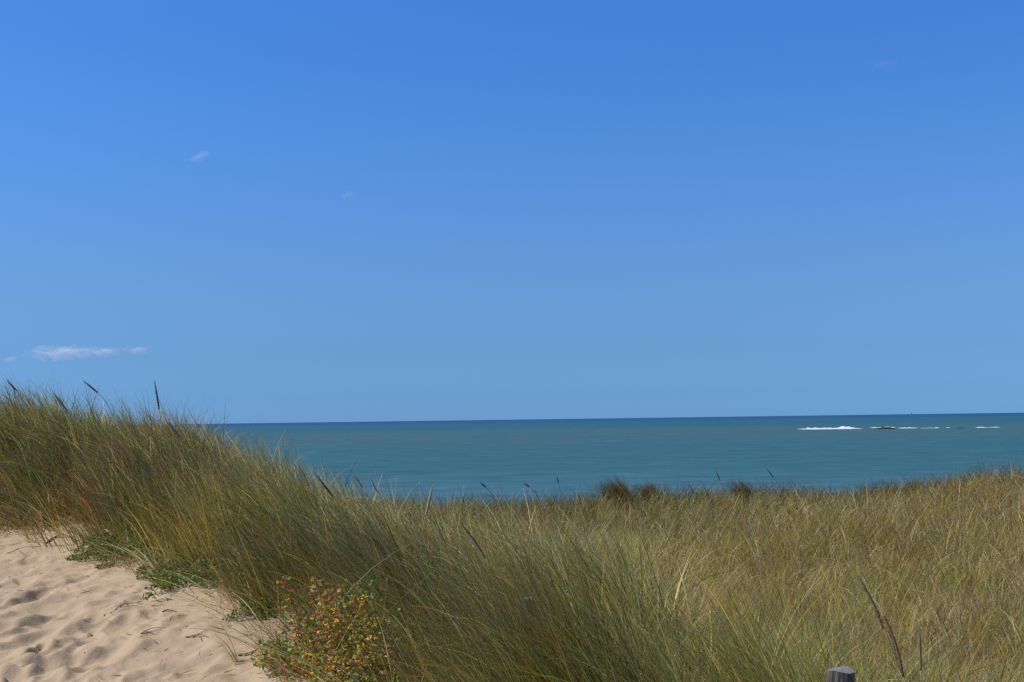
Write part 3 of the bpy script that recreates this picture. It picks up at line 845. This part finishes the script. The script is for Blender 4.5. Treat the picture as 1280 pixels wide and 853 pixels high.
def twig(px, py, depth, L, turn, label, col=(.16, .085, .05), rad=.004, forks=2):
    p = at(px, py, depth)
    # slide along the sight line to the sand
    for _ in range(12):
        q = at(px, py, depth); g = float(ground_z(np.array([q.x]), np.array([q.y]), True)[0])
        depth *= (1 + (q.z - g) / 6.0)
    p = Vector((q.x, q.y, g))
    Vs, Fs, n = [], [], 0
    def seg(o, ang, ln, r):
        nonlocal n
        pts = []; c = Vector(o); a = ang
        for i in range(9):
            gz = float(ground_z(np.array([p.x + c.x]), np.array([p.y + c.y]), True)[0]) - p.z
            pts.append(Vector((c.x, c.y, gz + r * .7 + ln * .07 * math.sin(i / 8 * 3.14))))
            a += random.gauss(0, .14); c = c + Vector((math.cos(a), math.sin(a), 0)) * ln / 8
        v, f = tube(pts, [r * (1 - .7 * i / 8) for i in range(9)], 5)
        Vs.extend(tuple(q) for q in v); Fs.extend(tuple(q + n for q in ff) for ff in f); n += len(v)
        return pts
    pts = seg((0, 0, 0), turn, L, rad)
    for k in range(forks):
        seg(pts[2 + 2 * k], turn + random.choice((-.7, .7)), L * .5, rad * .7)
    cc = np.array(col) * rng.uniform(.7, 1.3, (len(Vs), 1))
    o = mesh_obj('twig', Vs, Fs, M_DRY, loc=p, colors=cc)
    tag(o, label, 'twig', 'dry twigs on the sand')


twig(8, 692, 10.6, .55, -.25, 'long thin stalk lying on the upper sand near the left edge', (.25, .17, .11), .0035, 1)
twig(92, 697, 10.0, .28, .5, 'rusty brown broken twig on the sand below the green creepers', (.24, .10, .05), .006, 3)
twig(58, 680, 10.8, .16, .9, 'dark clump of twig at the top of the sand', (.10, .05, .04), .008, 3)
twig(122, 712, 9.4, .30, .15, 'curled reddish twig on the sand left of the creeping plants', (.30, .13, .05), .005, 3)
twig(142, 765, 8.4, .20, 1.0, 'forked grey twig standing out in the middle of the sand', (.13, .11, .09), .0035, 2)
twig(176, 793, 7.9, .16, .6, 'tiny bent straw lying alone in the middle of the sand', (.22, .16, .09), .003, 1)
twig(203, 766, 8.3, .10, .2, 'short dark twig near the middle of the bare sand slope', (.14, .08, .05), .005, 0)
twig(232, 797, 7.8, .18, -.2, 'reddish twig on the sand left of the green weed', (.26, .11, .06), .004, 2)
twig(168, 718, 9.3, .26, -.1, 'grey brown twig under the overhanging grass by the creepers', (.18, .11, .08), .005, 2)
twig(298, 820, 7.2, .14, .1, 'dark twig with dead leaves beside the low green weed', (.07, .07, .04), .005, 2)


# ------------------------------------------------------------------ out at sea
def lump(nx, ny, sx, sy, hfun, name, mat, loc, label, cat, group=None, kind=None, parts=None):
    u = np.linspace(-1, 1, nx); v = np.linspace(-1, 1, ny); U, Vv = np.meshgrid(u, v)
    Z = hfun(U, Vv)
    P = np.stack([U * sx, Vv * sy, Z], -1).reshape(-1, 3)
    i = np.arange(ny - 1)[:, None] * nx; j = np.arange(nx - 1)[None, :]
    Fc = np.stack([i + j, i + j + 1, i + nx + j + 1, i + nx + j], -1).reshape(-1, 4)
    # skirt and floor so that the body is closed
    o = mesh_obj(name, P, Fc, mat, loc=loc)
    tag(o, label, cat, group, kind)
    return o


def sea_point(px, py):
    d = RM @ Vector(((px - 640) / 1600.0, -(py - 426.5) / 1600.0, -1.0))
    return d * (SEA / d.z)


def breaker(px0, px1, py, depth, hmax, seed, label, crest=None, thr=.42):
    a = sea_point(px0, py); b = sea_point(px1, py); c = (a + b) / 2
    half = abs(b.x - a.x) / 2
    def hf(U, V):
        n = fbm(U * half / 2.0 + seed, V * 3 + seed, seed, 5)
        e = (1 - np.abs(U) ** 6) * np.clip(1 - np.abs(V), 0, 1) ** .8
        cr = 1 if crest is None else crest(U)
        return hmax * cr * e * (n * 1.9 - thr) - .06
    lump(max(60, int(half * 5)), 24, half, depth / 2, hf, 'breaking_wave', M_FOAM, (c.x, c.y, SEA), label, 'wave', 'white waves breaking on the reef')


breaker(987, 1090, 536.3, 44, 1.25, 3, 'long white breaking wave, leftmost and largest of the surf on the reef', lambda U: .72 + .75 * np.exp(-((U - .62) / .16) ** 2) + .2 * np.exp(-((U + .8) / .15) ** 2))
breaker(1082, 1128, 534.9, 20, .55, 5, 'thin wisp of foam along the back of the longer dark rock', thr=.2)
breaker(1119, 1150, 535.4, 18, .62, 9, 'short white wave just right of the longer dark rock', thr=.3)
breaker(1143, 1183, 535.4, 8, .26, 15, 'faint thin streak of foam trailing right of the short wave', thr=.25)
breaker(1168.5, 1172.5, 535.0, 6, .6, 11, 'tiny white fleck of surf, first right of the short wave')
breaker(1183.5, 1188, 535.0, 6, .6, 12, 'tiny white fleck of surf just left of the fainter rock')
breaker(1219, 1237, 534.7, 14, .55, 13, 'small white wave, left one of the last pair towards the horizon')
breaker(1235, 1251, 534.5, 14, .5, 14, 'small white wave, rightmost of all the surf')


def reef(px0, px1, py, h, seed, label):
    a = sea_point(px0, py); b = sea_point(px1, py); c = (a + b) / 2; half = abs(b.x - a.x) / 2
    def hf(U, V):
        n = fbm(U * half / 2.2 + seed, V * 3 + seed, seed, 4)
        e = np.clip(1 - np.abs(U) ** 3, 0, 1) * np.clip(1 - V * V, 0, 1)
        return h * e * (n * 1.6) - .2
    lump(70, 20, half, 7, hf, 'reef_rock', M_ROCK, (c.x, c.y, SEA), label, 'rock', 'dark rocks of the reef')


reef(1086, 1127, 536.6, 1.25, 4, 'longer low black rock awash between the white breakers')
reef(1192, 1212, 535.6, .55, 6, 'fainter low dark rock awash near the small last waves')


def flecks():
    V, Fc = [], []
    spots = [(475, 541), (503, 547.5), (397, 536), (543, 543.5), (605, 540), (430, 545), (575, 539)] + [(random.uniform(320, 1275), random.triangular(528, 592, 540)) for _ in range(60)]
    for (px, py) in spots:
        p = sea_point(px, py); s_ = p.y / 1600 * random.uniform(.12, .36)
        n = 9; b = len(V)
        for k in range(n):
            w = 2 * math.pi * k / n
            V.append((p.x + math.cos(w) * s_ * random.uniform(.6, 1.1), p.y + math.sin(w) * s_ * 1.6, SEA - .05))
        V.append((p.x + random.uniform(-.2, .2), p.y, SEA + s_ * .55)); V.append((p.x + s_ * .4, p.y, SEA + s_ * .3))
        for k in range(n): Fc.append((b + k, b + (k + 1) % n, b + n + (1 if k < 3 else 0)))
    o = mesh_obj('foam_flecks', V, Fc, M_FOAM)
    tag(o, 'scattered tiny white crests of foam on the open water', 'foam', kind='stuff')


flecks()


def beacon():
    p = sea_point(1139.5, 519.9)
    root = empty('sea_beacon', (p.x, p.y, SEA))
    k = p.y / 1600
    tag(root, 'tiny dark sea beacon standing on the horizon above the reef', 'beacon')
    def lathe(prof, name, mat):
        V, Fc, S = [], [], 16
        for r, z in prof:
            for i in range(S):
                w = 2 * math.pi * i / S; V.append((r * math.cos(w), r * math.sin(w), z))
        for j in range(len(prof) - 1):
            for i in range(S): Fc.append((j * S + i, j * S + (i + 1) % S, (j + 1) * S + (i + 1) % S, (j + 1) * S + i))
        mesh_obj(name, V, Fc, mat, parent=root)
    H = 4.0 * k
    lathe([(k * .95, -.5), (k * .95, H * .22), (k * .6, H * .24), (k * .42, H * .72), (k * .5, H * .73), (k * .5, H * .76), (0.01, H * .765)], 'tower', M_BEACON)
    lathe([(k * .26, H * .765), (k * .26, H * .9), (k * .34, H * .905), (.02, H)], 'lantern', M_LAMP)


beacon()


# ------------------------------------------------------------------ clouds
def cloud(px, py, wpx, hpx, label, dens, scale, dist=9000.0, tilt=0.0):
    c = at(px, py, dist)
    k = dist / 1600.0
    bm = bmesh.new(); bmesh.ops.create_icosphere(bm, subdivisions=4, radius=1.0)
    me = bpy.data.meshes.new('cloud'); bm.to_mesh(me); bm.free()
    me.materials.append(mat_cloud(dens / (hpx * k) * .17, scale))
    o = bpy.data.objects.new('cloud', me); COL.objects.link(o)
    o.location = c; o.scale = (wpx * k * .5, wpx * k * .3, hpx * k * .5); o.rotation_euler = (0, tilt, 0)
    tag(o, label, 'cloud', 'small clouds in the blue sky')


cloud(76, 441, 110, 24, 'largest small white cloud low over the dune grass', 9.5, 3.6)
cloud(128, 440, 58, 16, 'small white cloud in the middle of the low row of three', 8.5, 3.0)
cloud(171, 438, 42, 14, 'small round cloud at the right end of the low row', 7.5, 2.6)
cloud(12, 449, 28, 10, 'barely visible wisp at the far left above the dune', 5, 2.0)
cloud(248, 196, 44, 14, 'faint lone wisp of cloud higher in the left of the sky', 4, 2.2, tilt=-.25)
cloud(433, 244, 28, 13, 'faint speck of cloud between the left wisp and the middle of the sky', 2.5, 2.0)
cloud(1105, 80, 44, 14, 'hardly visible wisp near the top right of the sky', 1.2, 2.0)

# ------------------------------------------------------------------ light
SUN_EL, SUN_AZ = R(46), R(-93)      # azimuth clockwise from +Y (the way the camera looks)
sd = bpy.data.lights.new('sun', 'SUN'); sd.energy = 3.9; sd.angle = R(.55); sd.color = (1, .955, .88)
so = bpy.data.objects.new('sun', sd); COL.objects.link(so)
to = Vector((math.sin(SUN_AZ) * math.cos(SUN_EL), math.cos(SUN_AZ) * math.cos(SUN_EL), math.sin(SUN_EL)))
so.rotation_euler = to.to_track_quat('Z', 'Y').to_euler()

w = bpy.data.worlds.new('World'); scene.world = w; w.use_nodes = True
nt = w.node_tree; nt.nodes.clear(); L = nt.links
sky = nt.nodes.new('ShaderNodeTexSky'); sky.sky_type = 'NISHITA'; sky.sun_disc = False
sky.sun_elevation = SUN_EL; sky.sun_rotation = SUN_AZ
sky.altitude = 0; sky.air_density = 1.0; sky.dust_density = 0.3; sky.ozone_density = 3.0
bg = nt.nodes.new('ShaderNodeBackground'); bg.inputs['Strength'].default_value = .14
wo = nt.nodes.new('ShaderNodeOutputWorld')
# saturated tint of the clear air by elevation, muted overhead for less blue fill
geo = nt.nodes.new('ShaderNodeTexCoord'); sx = nt.nodes.new('ShaderNodeSeparateXYZ'); L.new(geo.outputs['Generated'], sx.inputs[0])
rp = ramp(nt.nodes, [(0, (0.1404, 0.3342, 0.8196)), (0.0184, (0.1335, 0.2927, 0.6919)), (0.0528, (0.156, 0.2897, 0.5677)), (0.0902, (0.1917, 0.327, 0.5556)), (0.1304, (0.2125, 0.3641, 0.5942)), (0.1703, (0.22, 0.3904, 0.6522)), (0.2095, (0.2178, 0.4106, 0.6947)), (0.2479, (0.2067, 0.4234, 0.7243)), (0.2825, (0.2004, 0.4263, 0.757)), (0.3151, (0.2058, 0.4379, 0.798)), (0.5, (0.36, 0.46, 0.6)), (1, (0.4, 0.44, 0.5))]); L.new(sx.outputs[2], rp.inputs['Fac'])
mx = node(nt.nodes, 'ShaderNodeMix', data_type='RGBA', blend_type='MULTIPLY'); mx.inputs[0].default_value = 1.0
L.new(sky.outputs[0], mx.inputs[6]); L.new(rp.outputs[0], mx.inputs[7])
vm = node(nt.nodes, 'ShaderNodeVectorMath', operation='SCALE'); vm.inputs['Scale'].default_value = 2.0 * .1 / .14
L.new(mx.outputs[2], vm.inputs[0]); L.new(vm.outputs[0], bg.inputs['Color']); L.new(bg.outputs[0], wo.inputs[0])
SKY_RAMP = rp

# ------------------------------------------------------------------ view
scene.view_settings.view_transform = 'Standard'; scene.view_settings.look = 'None'
scene.view_settings.exposure = 0.0; scene.view_settings.gamma = 1.0; scene.view_settings.use_curve_mapping = False
scene.render.resolution_x = 1024; scene.render.resolution_y = 682
scene.render.engine = 'CYCLES'
scene.cycles.max_bounces = 6; scene.cycles.diffuse_bounces = 3; scene.cycles.glossy_bounces = 2; scene.cycles.transmission_bounces = 3
scene.cycles.volume_bounces = 12; scene.cycles.transparent_max_bounces = 6
scene.cycles.use_denoising = False
scene.cycles.filter_width = 1.45
scene.cycles.sample_clamp_indirect = 4.0
